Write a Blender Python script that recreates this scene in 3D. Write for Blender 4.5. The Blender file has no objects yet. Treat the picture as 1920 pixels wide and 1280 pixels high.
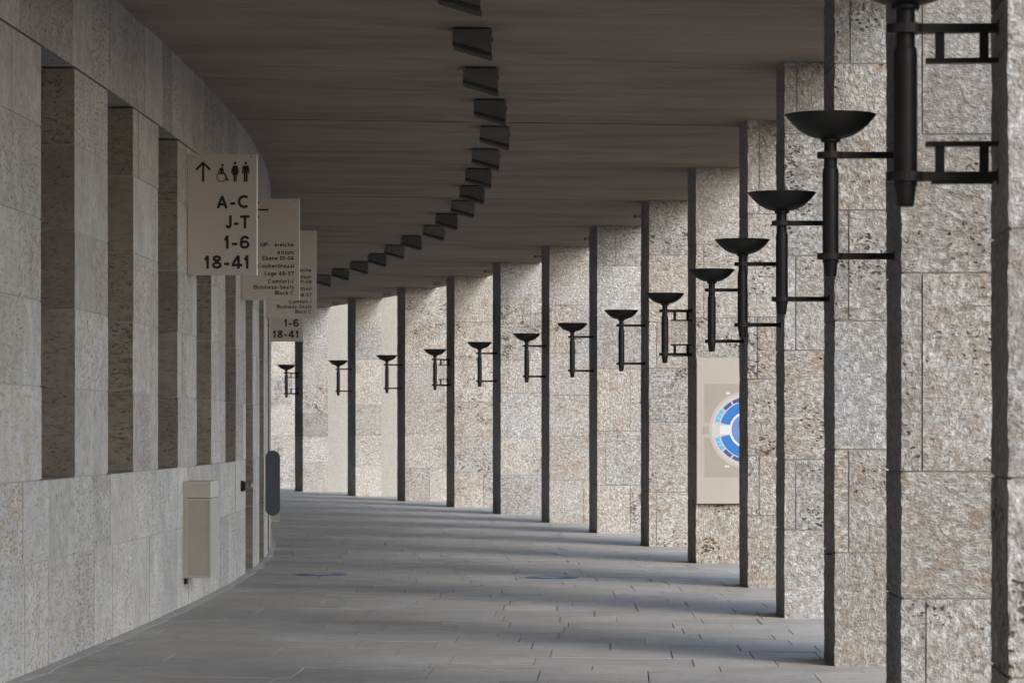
import bpy, math, random
import numpy as np
from mathutils import Vector
random.seed(7)
C = bpy.context.scene.collection
sc = bpy.context.scene

# ------------------------------------------------------------------ camera, sky, sun, exposure
EYE = 1.7
cam_d = bpy.data.cameras.new('camera'); cam = bpy.data.objects.new('camera', cam_d); C.objects.link(cam)
cam.location = (0, 0, EYE); cam.rotation_euler = (math.radians(90), 0, 0)
cam_d.sensor_width = 36; cam_d.sensor_fit = 'HORIZONTAL'; cam_d.lens = 120.0
cam_d.shift_y = 162.86/1920; cam_d.clip_start = 0.3; cam_d.clip_end = 3000
cam_d.dof.use_dof = True; cam_d.dof.focus_distance = 34; cam_d.dof.aperture_fstop = 10
sc.camera = cam

SUN_EL, SUN_AZ = math.radians(34), math.radians(138)      # azimuth clockwise from +Y
w = bpy.data.worlds.new('World'); sc.world = w; w.use_nodes = True
wn = w.node_tree; bg = wn.nodes['Background']
sky = wn.nodes.new('ShaderNodeTexSky'); sky.sky_type = 'NISHITA'; sky.sun_disc = False
sky.sun_elevation = SUN_EL; sky.sun_rotation = SUN_AZ; sky.air_density = 1.25; sky.dust_density = 1.6; sky.ozone_density = 1.2
bw = wn.nodes.new('ShaderNodeRGBToBW'); mx = wn.nodes.new('ShaderNodeMix'); mx.data_type = 'RGBA'; mx.inputs[0].default_value = .0
wn.links.new(sky.outputs[0], bw.inputs[0]); wn.links.new(sky.outputs[0], mx.inputs[6]); wn.links.new(bw.outputs[0], mx.inputs[7])
wn.links.new(mx.outputs[2], bg.inputs['Color']); bg.inputs['Strength'].default_value = 0.15
sl = bpy.data.lights.new('sun', 'SUN'); sun = bpy.data.objects.new('sun', sl); C.objects.link(sun)
sl.energy = 0.5; sl.angle = math.radians(18); sl.color = (1.0, 0.985, 0.965)
sd = Vector((math.cos(SUN_EL)*math.sin(SUN_AZ), math.cos(SUN_EL)*math.cos(SUN_AZ), math.sin(SUN_EL)))
sun.rotation_euler = sd.to_track_quat('Z', 'Y').to_euler(); sun.location = (0, -20, 40)
sc.view_settings.view_transform = 'Standard'; sc.view_settings.look = 'None'
sc.view_settings.gamma = 1; sc.view_settings.use_curve_mapping = False
sc.view_settings.exposure = 1.66
sc.cycles.max_bounces = 10; sc.cycles.diffuse_bounces = 8
try: sc.cycles.use_denoising = True
except Exception: pass

# ------------------------------------------------------------------ plan of the curved arcade (metres)
# reference line = inner face of the pillars; s runs along it away from the camera, w across it (+ = outwards)
XA, YA, PH0, K1, K2, S0 = 2.30862, 24.44429, 0.03048, 0.00212, 0.0048, 6.41734
BAY = 6.1989; CEIL = 4.993; PL = 0.90; TILT = 0.065/5.48
def _arc(x, y, ph, k, d):
    p2 = ph-k*d
    return x+(math.cos(p2)-math.cos(ph))/k, y-(math.sin(p2)-math.sin(ph))/k, p2
def path(s):
    if s <= S0: return _arc(XA, YA, PH0, K1, s)
    a = _arc(XA, YA, PH0, K1, S0); return _arc(*a, K2, s-S0)
def fr(s, wv):
    x, y, p = path(s); return x+wv*math.cos(p), y-wv*math.sin(p)
def heading(s): return path(s)[2]
FT = 0.045/5.48
def rise(wv): return -FT*wv
def rise_c(wv): return -TILT*wv
def wall_w(s): return -(5.48-0.055*min(1, max(0, (s-8)/12)))
_S = np.linspace(-60, 170, 4601); _FR = np.array([path(float(a)) for a in _S])
def frv(s, wv):                                            # vectorised
    x = np.interp(s, _S, _FR[:, 0]); y = np.interp(s, _S, _FR[:, 1]); p = np.interp(s, _S, _FR[:, 2])
    return x+wv*np.cos(p), y-wv*np.sin(p)

# ------------------------------------------------------------------ noise
def _h(i, j, k, seed):
    n = (i*374761393+j*668265263+k*2147483647+seed*1274126177) & 0xffffffff
    n = ((n ^ (n >> 13))*1274126177) & 0xffffffff
    return ((n ^ (n >> 16)) & 0xffff)/65535.0*2-1
def vnoise(p, seed):
    f = np.floor(p).astype(np.int64); t = p-f; t = t*t*(3-2*t); i, j, k = f.T; a, b, c = t.T; r = 0
    for di in (0, 1):
        for dj in (0, 1):
            for dk in (0, 1):
                r = r+_h(i+di, j+dj, k+dk, seed)*(a if di else 1-a)*(b if dj else 1-b)*(c if dk else 1-c)
    return r

# ------------------------------------------------------------------ mesh builder
class MB:
    def __init__(s): s.v = []; s.q = []; s.uv = []; s.t = []; s.m = []; s.n = 0
    def lattice(s, x0, x1, y0, y1, z0, z1, res, disp=None, tint=(1, 0, 0.5, 0), ang=0.0, mat=0, end=None):
        """welded box surface grid; disp(P)->P displaces it"""
        d = [max(1, int(round((b-a)/r))) for a, b, r in ((x0, x1, res[0]), (y0, y1, res[1]), (z0, z1, res[2]))]
        nx, ny, nz = d
        ax = [np.linspace(a, b, n+1) for (a, b), n in zip(((x0, x1), (y0, y1), (z0, z1)), d)]
        I, J, K = np.meshgrid(range(nx+1), range(ny+1), range(nz+1), indexing='ij')
        surf = (I == 0) | (I == nx) | (J == 0) | (J == ny) | (K == 0) | (K == nz)
        idx = -np.ones(I.shape, int); idx[surf] = np.arange(surf.sum())
        P = np.stack([ax[0][I[surf]], ax[1][J[surf]], ax[2][K[surf]]], 1)
        ca, sa = math.cos(ang), math.sin(ang); off = (random.random()*50, random.random()*50)
        faces = []
        def add(g, axis, flip):
            q = np.stack([g[:-1, :-1], g[1:, :-1], g[1:, 1:], g[:-1, 1:]], -1).reshape(-1, 4)
            if flip: q = q[:, ::-1]
            faces.append((q, axis))
        add(idx[0, :, :], 0, True); add(idx[nx, :, :], 0, False)
        add(idx[:, 0, :], 1, False); add(idx[:, ny, :], 1, True)
        add(idx[:, :, 0], 2, True); add(idx[:, :, nz], 2, False)
        for q, axis in faces:
            A = P[q.reshape(-1)]
            a, b = (A[:, 1], A[:, 2]) if axis == 0 else (A[:, 0], A[:, 2]) if axis == 1 else (A[:, 0], A[:, 1])
            s.uv.append(np.stack([a*ca+b*sa+off[0], -a*sa+b*ca+off[1]], 1))
            s.q.append(q+s.n); s.m.append(np.full(len(q), end if (end is not None and axis == 0) else mat))
        if disp is not None: P = disp(P)
        s.v.append(P); s.t.append(np.tile(np.array(tint, float), (len(P), 1))); s.n += len(P)
    def box(s, x0, x1, y0, y1, z0, z1, mat=0, tint=(1, 0, .5, 0), disp=None):
        s.lattice(x0, x1, y0, y1, z0, z1, (1e9, 1e9, 1e9), disp, tint, 0, mat)
    def poly(s, pts, faces, mat=0, tint=(1, 0, .5, 0)):
        P = np.array(pts, float)
        s.v.append(P); s.t.append(np.tile(np.array(tint, float), (len(P), 1)))
        for f in faces:
            s.q.append([tuple(i+s.n for i in f)]); s.m.append(np.full(1, mat)); s.uv.append(P[list(f)][:, [0, 2]])
        s.n += len(P)
    def lathe(s, prof, cx=0, cy=0, seg=32, mat=0, close=False):
        pts = []; F = []; n = len(prof)
        for r, z in prof:
            for k in range(seg):
                a = 2*math.pi*k/seg; pts.append((cx+r*math.cos(a), cy+r*math.sin(a), z))
        for i in range(n-1 if not close else n):
            for k in range(seg):
                a, b = i*seg+k, i*seg+(k+1) % seg; c, d = ((i+1) % n)*seg+(k+1) % seg, ((i+1) % n)*seg+k
                F.append((a, b, c, d))
        s.poly(pts, F, mat)
    def prism(s, poly, y0, y1, mat=0):                      # outline in xz, extruded along y
        n = len(poly); pts = [(x, y0, z) for x, z in poly]+[(x, y1, z) for x, z in poly]
        F = [tuple(range(n)), tuple(range(2*n-1, n-1, -1))]+[(i, i+n, (i+1) % n+n, (i+1) % n) for i in range(n)]
        s.poly(pts, F, mat)
    def prism_z(s, poly, z0, z1, mat=0):
        n = len(poly); pts = [(x, y, z0) for x, y in poly]+[(x, y, z1) for x, y in poly]
        F = [tuple(range(n-1, -1, -1)), tuple(range(n, 2*n))]+[(i, (i+1) % n, (i+1) % n+n, i+n) for i in range(n)]
        s.poly(pts, F, mat)
    def build(s, name, mats, parent=None, origin=(0, 0, 0), smooth=False, rotz=0, recalc=False):
        V = np.concatenate(s.v)
        if parent is None and any(origin): V = V-np.array(origin)
        faces = [tuple(int(i) for i in f) for q in s.q for f in q]
        me = bpy.data.meshes.new(name); me.from_pydata(V.tolist(), [], faces)
        for m in (mats if isinstance(mats, (list, tuple)) else [mats]): me.materials.append(m)
        me.polygons.foreach_set('material_index', np.concatenate(s.m).astype(np.int32))
        uvl = me.uv_layers.new(name='tool'); uvl.data.foreach_set('uv', np.concatenate(s.uv).astype(np.float32).ravel())
        at = me.color_attributes.new('tint', 'FLOAT_COLOR', 'POINT')
        at.data.foreach_set('color', np.concatenate(s.t).astype(np.float32).ravel())
        if smooth: me.polygons.foreach_set('use_smooth', [True]*len(me.polygons))
        me.update()
        if recalc:
            import bmesh
            b = bmesh.new(); b.from_mesh(me); bmesh.ops.recalc_face_normals(b, faces=b.faces); b.to_mesh(me); b.free()
        if smooth and hasattr(me, 'set_sharp_from_angle'): me.set_sharp_from_angle(angle=math.radians(smooth if smooth is not True else 60))
        o = bpy.data.objects.new(name, me); C.objects.link(o)
        if parent is not None: o.parent = parent
        else: o.location = origin; o.rotation_euler = (0, 0, rotz)
        return o
def thing(name, label, cat, loc, rotz=0, group=None):
    o = bpy.data.objects.new(name, None); C.objects.link(o); o.location = loc; o.rotation_euler = (0, 0, rotz)
    o.empty_display_size = .2
    return tag(o, label, cat, group)
def tag(o, label, cat, group=None):
    o['label'] = label; o['category'] = cat; o['kind'] = 'thing'
    if group: o['group'] = group
    return o
def struct(o): o['kind'] = 'structure'; return o

# ------------------------------------------------------------------ materials
class NT:
    def __init__(s, name):
        s.m = bpy.data.materials.new(name); s.m.use_nodes = True; s.t = s.m.node_tree
        s.b = s.t.nodes['Principled BSDF']; s.out = s.t.nodes['Material Output']
    def n(s, kind, **kw):
        x = s.t.nodes.new('ShaderNode'+kind)
        for k, v in kw.items():
            if hasattr(x, k): setattr(x, k, v)
            else: x.inputs[k].default_value = v
        return x
    def l(s, a, b): s.t.links.new(a, b)
    def ramp(s, fac, stops, interp='LINEAR'):
        r = s.t.nodes.new('ShaderNodeValToRGB'); r.color_ramp.interpolation = interp
        e = r.color_ramp.elements
        while len(e) < len(stops): e.new(0.5)
        for el, (p, c) in zip(e, stops):
            el.position = p; el.color = (c, c, c, 1) if not isinstance(c, tuple) else (*c, 1)
        s.l(fac, r.inputs[0]); return r.outputs[0]
    def mix(s, fac, a, b, blend='MIX'):
        x = s.t.nodes.new('ShaderNodeMix'); x.data_type = 'RGBA'; x.blend_type = blend
        for sock, v in ((x.inputs[0], fac), (x.inputs[6], a), (x.inputs[7], b)):
            if hasattr(v, 'links'): s.l(v, sock)
            elif isinstance(v, tuple): sock.default_value = (*v, 1)
            else: sock.default_value = v
        return x.outputs[2]
    def math(s, op, a, b=0.0, c=0.0):
        x = s.t.nodes.new('ShaderNodeMath'); x.operation = op
        for sock, v in zip(x.inputs, (a, b, c)):
            if hasattr(v, 'links'): s.l(v, sock)
            else: sock.default_value = v
        return x.outputs[0]
    def noise(s, vec, scale, detail=4, rough=.55, dist=0.0, stretch=None):
        if stretch:
            mp = s.n('Mapping'); mp.inputs['Scale'].default_value = stretch; s.l(vec, mp.inputs['Vector']); vec = mp.outputs[0]
        x = s.n('TexNoise'); x.inputs['Scale'].default_value = scale; x.inputs['Detail'].default_value = detail
        x.inputs['Roughness'].default_value = rough; x.inputs['Distortion'].default_value = dist
        s.l(vec, x.inputs['Vector']); return x.outputs[0]
    def pos(s): return s.n('NewGeometry').outputs['Position']
    def bump(s, h, strength, dist, prev=None):
        b = s.n('Bump'); b.inputs['Strength'].default_value = strength; b.inputs['Distance'].default_value = dist
        s.l(h, b.inputs['Height'])
        if prev: s.l(prev, b.inputs['Normal'])
        return b.outputs[0]
    def tint(s):
        a = s.n('Attribute'); a.attribute_name = 'tint'; x = s.n('SeparateColor'); s.l(a.outputs['Color'], x.inputs[0]); return x.outputs
    def uv(s): x = s.n('UVMap'); x.uv_map = 'tool'; return x.outputs[0]

def rough_stone():
    t = NT('rough_hewn_travertine'); P = t.pos(); U = t.uv(); r, g, b = t.tint()[:3]
    big = t.noise(P, 1.1, 3, .6); med = t.noise(P, 7, 6, .7, .5); fine = t.noise(P, 45, 5, .75)
    tool = t.noise(U, 1, 4, .7, .35, (34, 17, 1)); tool2 = t.noise(U, 1, 3, .65, .2, (90, 50, 1))
    gran = t.noise(P, 26, 5, .72, .3); tool = t.math('MULTIPLY_ADD', t.math('SUBTRACT', tool, gran), t.math('MULTIPLY_ADD', g, .6, .15), gran)
    bed = t.noise(P, 1, 5, .7, .6, (7, 7, 30)); grain = t.noise(P, 1, 4, .7, .3, (30, 30, 42))
    col = t.mix(t.ramp(big, [(.35, 0.), (.65, 1.)]), (.445, .448, .455), (.405, .396, .385))
    # chalky high spots, brown hollows between the chisel marks
    col = t.mix(t.math('MULTIPLY', t.ramp(tool, [(.51, 0.), (.62, 1.)]), .85), col, (.68, .695, .715))
    col = t.mix(t.math('MULTIPLY', t.ramp(tool, [(.36, 1.), (.52, 0.)]), t.math('MULTIPLY_ADD', b, .5, .5)), col, (.155, .12, .088))
    col = t.mix(t.math('MULTIPLY', t.ramp(grain, [(.55, 0.), (.68, 1.)]), t.math('MULTIPLY_ADD', b, .7, .2)), col, (.17, .135, .105))
    col = t.mix(t.math('MULTIPLY', t.ramp(fine, [(.45, 0.), (.64, 1.)]), .4), col, (.21, .18, .15))
    col = t.mix(t.math('MULTIPLY', t.ramp(med, [(.5, 0.), (.68, 1.)]), t.math('MULTIPLY_ADD', g, .75, .1)), col, (.31, .215, .14))
    col = t.mix(t.math('MULTIPLY', t.math('MULTIPLY', t.ramp(bed, [(.54, 0.), (.66, 1.)]), .8), t.ramp(big, [(.4, .2), (.6, 1.)])), col, (.16, .12, .085))
    # open pits in flocks, more of them on some blocks
    vo = t.n('TexVoronoi'); vo.inputs['Scale'].default_value = 17; vo.inputs['Randomness'].default_value = 1
    mp = t.n('Mapping'); mp.inputs['Scale'].default_value = (1, 1, 1.9)
    wv = t.n('VectorMath', operation='MULTIPLY_ADD'); nz = t.n('TexNoise'); nz.inputs['Scale'].default_value = 30
    t.l(P, nz.inputs['Vector']); t.l(nz.outputs['Color'], wv.inputs[0]); wv.inputs[1].default_value = (.05, .05, .05); t.l(P, wv.inputs[2])
    t.l(wv.outputs[0], mp.inputs['Vector']); t.l(mp.outputs[0], vo.inputs['Vector'])
    patch = t.ramp(t.noise(P, 3.5, 4, .65), [(.44, 0.), (.62, 1.)])
    thr = t.math('MULTIPLY', t.math('MULTIPLY', patch, t.math('MULTIPLY_ADD', b, .9, .12)), .55)
    pit = t.math('SUBTRACT', thr, vo.outputs['Distance']); pit = t.ramp(t.math('MULTIPLY_ADD', pit, 6, .12), [(0., 0.), (.9, 1.)])
    col = t.mix(t.math('MULTIPLY', pit, .85), col, (.075, .058, .045))
    grime = t.ramp(t.noise(P, 1, 6, .75, .5, (2.6, 2.6, 1.1)), [(.52, 0.), (.66, 1.)])
    col = t.mix(t.math('MULTIPLY', t.math('MULTIPLY', grime, t.ramp(fine, [(.35, 0.), (.6, 1.)])), t.math('MULTIPLY', b, .8)), col, (.105, .10, .09))
    col = t.mix(1.0, col, t.mix(g, (.945, .98, 1.02), (1.0, .985, .945)), 'MULTIPLY')
    col = t.mix(1.0, col, _grey(t, r), 'MULTIPLY')
    t.l(col, t.b.inputs['Base Color']); t.b.inputs['Roughness'].default_value = .93
    t.b.inputs['Specular IOR Level'].default_value = .25
    h = t.math('ADD', t.math('MULTIPLY', tool, 1.1), t.math('MULTIPLY', tool2, .4))
    h = t.math('ADD', h, t.math('MULTIPLY', med, .6)); h = t.math('SUBTRACT', h, t.math('MULTIPLY', grain, .5))
    h = t.math('SUBTRACT', h, t.math('MULTIPLY', pit, .9))
    t.l(t.bump(h, 1.0, .04), t.b.inputs['Normal']); return t.m
def _grey(t, v):
    c = t.n('CombineColor')
    for i in range(3): t.l(v, c.inputs[i])
    return c.outputs[0]
def smooth_stone(name='pale_sawn_stone', base=(.335, .325, .30), k=1.0):
    t = NT(name); P = t.pos(); r, g, b = t.tint()[:3]
    big = t.noise(P, 1.3, 4, .6); fine = t.noise(P, 60, 4, .7)
    col = t.mix(t.ramp(big, [(.35, 0.), (.65, 1.)]), base, tuple(c*.86 for c in base))
    col = t.mix(t.math('MULTIPLY', t.ramp(fine, [(.4, 0.), (.7, 1.)]), .45), col, tuple(c*.62 for c in base)); col = t.mix(t.math('MULTIPLY', t.ramp(t.noise(P, 4, 6, .7, .4), [(.48, 0.), (.68, 1.)]), .4), col, tuple(c*.66 for c in base))
    col = t.mix(1.0, col, _grey(t, r), 'MULTIPLY')
    t.l(col, t.b.inputs['Base Color']); t.b.inputs['Roughness'].default_value = .9
    t.l(t.bump(fine, .4, .006), t.b.inputs['Normal']); return t.m
def wall_stone():
    t = NT('sawn_travertine'); P = t.pos(); U = t.uv(); r, g, b = t.tint()[:3]
    big = t.noise(P, 1.4, 4, .6, .3); cloud = t.noise(P, 5, 5, .6, .5)
    saw = t.noise(P, 1, 3, .5, 0, (30, 30, .8)); saw2 = t.noise(P, 1, 2, .5, 0, (110, 110, 1.5))
    bed = t.noise(U, 1, 6, .7, 1.1, (5, 22, 1)); pitn = t.noise(U, 1, 5, .7, .6, (16, 44, 1)); fine = t.noise(P, 90, 3, .7)
    col = t.mix(t.ramp(big, [(.35, 0.), (.65, 1.)]), (.505, .505, .530), (.41, .407, .42))
    col = t.mix(t.math('MULTIPLY', t.ramp(cloud, [(.42, 0.), (.64, 1.)]), .75), col, (.345, .33, .315))
    col = t.mix(t.math('MULTIPLY', t.ramp(saw, [(.45, 0.), (.7, 1.)]), .35), col, (.36, .335, .30))
    col = t.mix(t.math('MULTIPLY', t.ramp(bed, [(.50, 0.), (.62, 1.)]), t.math('MULTIPLY_ADD', g, 1.0, .1)), col, (.36, .285, .205))
    pit = t.ramp(t.math('MULTIPLY_ADD', b, .06, pitn), [(.585, 0.), (.66, 1.)])
    col = t.mix(t.math('MULTIPLY', pit, .8), col, (.17, .115, .07))
    col = t.mix(1.0, col, _grey(t, r), 'MULTIPLY')
    t.l(col, t.b.inputs['Base Color']); t.b.inputs['Roughness'].default_value = .85
    t.b.inputs['Specular IOR Level'].default_value = .3
    h = t.math('SUBTRACT', t.math('MULTIPLY_ADD', saw2, .35, t.math('MULTIPLY', fine, .25)), pit)
    t.l(t.bump(h, .6, .006), t.b.inputs['Normal']); return t.m
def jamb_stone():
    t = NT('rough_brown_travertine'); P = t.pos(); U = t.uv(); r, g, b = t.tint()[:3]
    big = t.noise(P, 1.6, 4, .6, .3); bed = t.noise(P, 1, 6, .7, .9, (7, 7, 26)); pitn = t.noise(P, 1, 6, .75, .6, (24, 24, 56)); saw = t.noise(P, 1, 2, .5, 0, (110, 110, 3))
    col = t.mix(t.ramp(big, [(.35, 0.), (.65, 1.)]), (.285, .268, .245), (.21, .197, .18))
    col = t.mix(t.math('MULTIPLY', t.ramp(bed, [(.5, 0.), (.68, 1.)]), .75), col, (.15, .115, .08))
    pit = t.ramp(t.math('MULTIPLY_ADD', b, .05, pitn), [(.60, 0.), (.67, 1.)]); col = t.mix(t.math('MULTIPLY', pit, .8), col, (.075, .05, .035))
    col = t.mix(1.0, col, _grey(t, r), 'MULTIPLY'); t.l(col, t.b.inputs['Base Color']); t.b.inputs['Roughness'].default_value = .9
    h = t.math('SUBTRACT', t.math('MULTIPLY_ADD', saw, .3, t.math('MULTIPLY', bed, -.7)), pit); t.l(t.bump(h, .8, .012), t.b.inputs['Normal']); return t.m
def concrete_ceiling():
    t = NT('board_marked_concrete'); P = t.pos(); U = t.uv(); r = t.tint()[0]
    st = t.noise(U, 1, 6, .7, .8, (.30, 1.1, 1)); st2 = t.noise(U, 1, 5, .65, .35, (1.0, 16, 1)); cl = t.noise(P, .45, 6, .65, .5); ck = t.noise(U, 1, 4, .6, .5, (.55, 11, 1)); gr = t.noise(U, 1, 4, .7, .3, (9, 40, 1))
    col = t.mix(t.ramp(st, [(.36, 0.), (.64, 1.)]), (.295, .232, .172), (.175, .134, .096))
    col = t.mix(t.math('MULTIPLY', t.ramp(st2, [(.42, 0.), (.7, 1.)]), .28), col, (.12, .095, .07))
    col = t.mix(t.math('MULTIPLY', t.ramp(cl, [(.46, 0.), (.58, 1.)]), .5), col, (.27, .235, .19))
    col = t.mix(t.math('MULTIPLY', t.ramp(gr, [(.45, 0.), (.7, 1.)]), .18), col, (.10, .08, .06))
    col = t.mix(t.math('MULTIPLY', t.ramp(ck, [(.655, 0.), (.68, 1.)]), .65), col, (.06, .048, .036))
    col = t.mix(1.0, col, _grey(t, r), 'MULTIPLY')
    t.l(col, t.b.inputs['Base Color']); t.b.inputs['Roughness'].default_value = .9
    t.l(t.bump(st2, .5, .008), t.b.inputs['Normal']); return t.m
def paving():
    t = NT('granite_paving'); P = t.pos(); r, g, b = t.tint()[:3]
    big = t.noise(P, .8, 4, .6, .4); st = t.noise(P, 5, 5, .65); fine = t.noise(P, 1, 4, .8, 0, (75, 22, 75))
    col = t.mix(t.ramp(big, [(.35, 0.), (.65, 1.)]), (.385, .38, .375), (.30, .292, .285))
    col = t.mix(t.math('MULTIPLY', t.ramp(st, [(.48, 0.), (.7, 1.)]), .55), col, (.22, .21, .203))
    col = t.mix(t.math('MULTIPLY', t.ramp(fine, [(.46, 0.), (.62, 1.)]), .6), col, (.19, .187, .18))
    col = t.mix(t.math('MULTIPLY', g, .35), col, (.32, .28, .24)); col = t.mix(t.math('MULTIPLY', t.ramp(t.noise(P, 2.2, 5, .7, .5), [(.52, 0.), (.68, 1.)]), .4), col, (.20, .18, .165))
    col = t.mix(1.0, col, _grey(t, r), 'MULTIPLY')
    t.l(col, t.b.inputs['Base Color']); rr = t.math('MULTIPLY_ADD', st, .3, .42); t.l(rr, t.b.inputs['Roughness'])
    t.l(t.bump(t.math('ADD', fine, t.math('MULTIPLY', st, .6)), .35, .004), t.b.inputs['Normal']); return t.m
def plain(name, col, rough=.6, metal=0.0, var=.12, scale=12, spec=.5, bump=0.0):
    t = NT(name); P = t.pos(); n = t.noise(P, scale, 5, .65)
    c = t.mix(t.ramp(n, [(.35, 0.), (.7, 1.)]), tuple(min(1, x*(1+var)) for x in col), tuple(x*(1-var) for x in col))
    t.l(c, t.b.inputs['Base Color']); t.b.inputs['Roughness'].default_value = rough; t.b.inputs['Metallic'].default_value = metal
    t.b.inputs['Specular IOR Level'].default_value = spec
    if bump: t.l(t.bump(n, .5, bump), t.b.inputs['Normal'])
    return t.m
def perforated():
    t = NT('perforated_beige_sheet'); U = t.uv()
    vo = t.n('TexVoronoi'); vo.inputs['Scale'].default_value = 110; vo.inputs['Randomness'].default_value = 0; t.l(U, vo.inputs['Vector'])
    hole = t.ramp(vo.outputs['Distance'], [(.26, 1.), (.34, 0.)]); n = t.noise(t.pos(), 4, 4, .6)
    c = t.mix(t.ramp(n, [(.35, 0.), (.7, 1.)]), (.385, .378, .34), (.335, .328, .29)); c = t.mix(hole, c, (.17, .165, .14))
    t.l(c, t.b.inputs['Base Color']); t.b.inputs['Roughness'].default_value = .5; return t.m
def pane_glass():
    t = NT('smoky_clear_pane'); tr = t.n('BsdfTransparent'); mx = t.n('MixShader'); mx.inputs[0].default_value = .0
    tr.inputs[0].default_value = (.93, .93, .94, 1)
    t.b.inputs['Base Color'].default_value = (.22, .22, .23, 1); t.b.inputs['Roughness'].default_value = .15
    t.l(tr.outputs[0], mx.inputs[1]); t.l(t.b.outputs[0], mx.inputs[2]); t.l(mx.outputs[0], t.out.inputs[0]); return t.m
M_ROUGH = rough_stone(); M_SMOOTH = smooth_stone(); M_WALL = wall_stone(); M_JAMB = jamb_stone(); M_CEIL = concrete_ceiling(); M_PAVE = paving()
M_MORTAR = plain('grey_mortar', (.30, .295, .28), .95, var=.2, scale=30)
M_WMORTAR = plain('pale_wall_mortar', (.33, .33, .33), .95, var=.15, scale=30)
M_JOINT = plain('floor_joint', (.21, .205, .20), .95, var=.3, scale=30)
M_GUTTER = plain('cement_fillet', (.25, .245, .24), .9, var=.15, scale=8, bump=.004)
M_IRON = plain('black_iron', (.012, .0118, .0118), .55, 0.0, .35, 9, .35, .001)
M_FIX = plain('olive_grey_lamp_housing', (.115, .118, .105), .5, 0, .1, 5)
M_FIX2 = plain('dark_lamp_lens', (.06, .06, .055), .75, 0, .1, 5, .1)
M_BLACK = plain('black_rubber', (.01, .01, .01), .6, 0, .2, 5)
M_SIGN = plain('warm_grey_sign_enamel', (.455, .42, .405), .45, 0, .02, 2)
M_SIGN2 = plain('mid_grey_sign_enamel', (.24, .225, .21), .5, 0, .02, 2)
M_EDGE = plain('pale_sign_edge', (.62, .60, .58), .5, 0, .02, 2)
M_INK = plain('black_ink', (.006, .006, .007), .6, 0, 0, 2)
M_INK2 = plain('grey_ink', (.09, .09, .10), .6, 0, 0, 2)
M_PERF = perforated(); M_BEIGE = plain('beige_painted_steel', (.385, .378, .34), .45, 0, .06, 6)
M_SLATE = plain('slate_blue_panel', (.050, .060, .082), .45, 0, .06, 6)
M_STEEL = plain('dull_steel', (.22, .22, .23), .4, .6, .25, 18)
M_PANE = pane_glass()
M_GLASS = plain('dark_window_glass', (.02, .022, .025), .08, 0, .1, 2)
M_FRAME = plain('bronze_window_frame', (.05, .045, .04), .45, .3, .1, 5)
M_BLUE = plain('blue_floor_vinyl', (.075, .11, .27), .5, 0, .12, 9)
M_WHITE = plain('white_vinyl', (.33, .37, .48), .5, 0, .05, 9)
M_GROUND = plain('plaza_paving', (.055, .055, .045), .9, 0, .15, .6)

# ------------------------------------------------------------------ ground and floor
m = MB(); m.box(-900, 900, -700, 1200, -3.0, -.16); struct(m.build('ground', M_GROUND))

def polar(z_slope=True):
    def f(P):
        x, y = frv(P[:, 0], P[:, 1]); z = P[:, 2]+(-(TILT if z_slope == 'c' else FT)*P[:, 1] if z_slope else 0); return np.stack([x, y, z], 1)
    return f
m = MB()
m.lattice(-34, 150, -7.6, 3.4, -.155, -.012, (3.1, 2.75, 1), polar(), mat=1)          # bed under the slabs
s = -34.0; rng = random.Random(3)
while s < 125:
    d = rng.choice([.5, .62, .7, .8, .9, 1.05]); wv = -7.5+rng.random()*1.0
    while wv < 3.2:
        L = rng.choice([.5, .6, .75, .9, 1.0, 1.15]); g = rng.choice([.003, .004, .006])
        if 18-abs(s-20)*0 > -1e9 and wv+L < 3.4:
            t = rng.gauss(1.0, .055); h = rng.uniform(-.0025, .0025); sl = rng.uniform(-.0016, .0016)
            def dp(P, h=h, sl=sl, s=s):
                Q = polar()(P); top = P[:, 2] > -.001; Q[:, 2] += np.where(top, h+sl*(P[:, 0]-s), 0); return Q
            m.lattice(s+g, s+d-g, wv+g, wv+L-g, -.03, 0, (9, 9, 9), dp, (t, rng.random()**2, 0, 0))
        wv += L
    s += d
struct(m.build('floor', [M_PAVE, M_JOINT]))
# cement fillet where floor meets the wall
m = MB()
ss = np.arange(-30, 60, .5); pts = []; F = []
for i, a in enumerate(ss):
    ww = wall_w(a); j = .012*math.sin(a*3.1)+.01*math.sin(a*7.7)
    for dw, dz in ((-.05, .03), (.01, .024), (.06+j, .006), (.06+j, -.02)):
        x, y = fr(a, ww+dw); pts.append((x, y, rise(ww+dw)+dz))
for i in range(len(ss)-1):
    for k in range(3): a = i*4+k; F.append((a, a+4, a+5, a+1))
m.poly(pts, F); struct(m.build('gutter', M_GUTTER, recalc=True))

# ------------------------------------------------------------------ ceiling slab (thing) and the storey above
m = MB()
for j0 in range(-8, 24, 2):
    a = (j0)*BAY+.35; b = a+2*BAY-.08
    def dp(P):
        Q = polar('c')(P); return Q
    m.lattice(a+0.0, b, -6.6, .76, CEIL, CEIL+.34, (1.55, 1.84, 1), dp, (random.uniform(.93, 1.06), 0, 0, 0))
m.lattice(-49, 150, -6.5, .70, CEIL+.345, CEIL+.6, (1.55, 3.6, 1), lambda P: polar('c')(P), (1, 0, 0, 0))
# uv along/ across
ceil = m.build('ceiling', M_CEIL)
me = ceil.data; uvl = me.uv_layers['tool']
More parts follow.
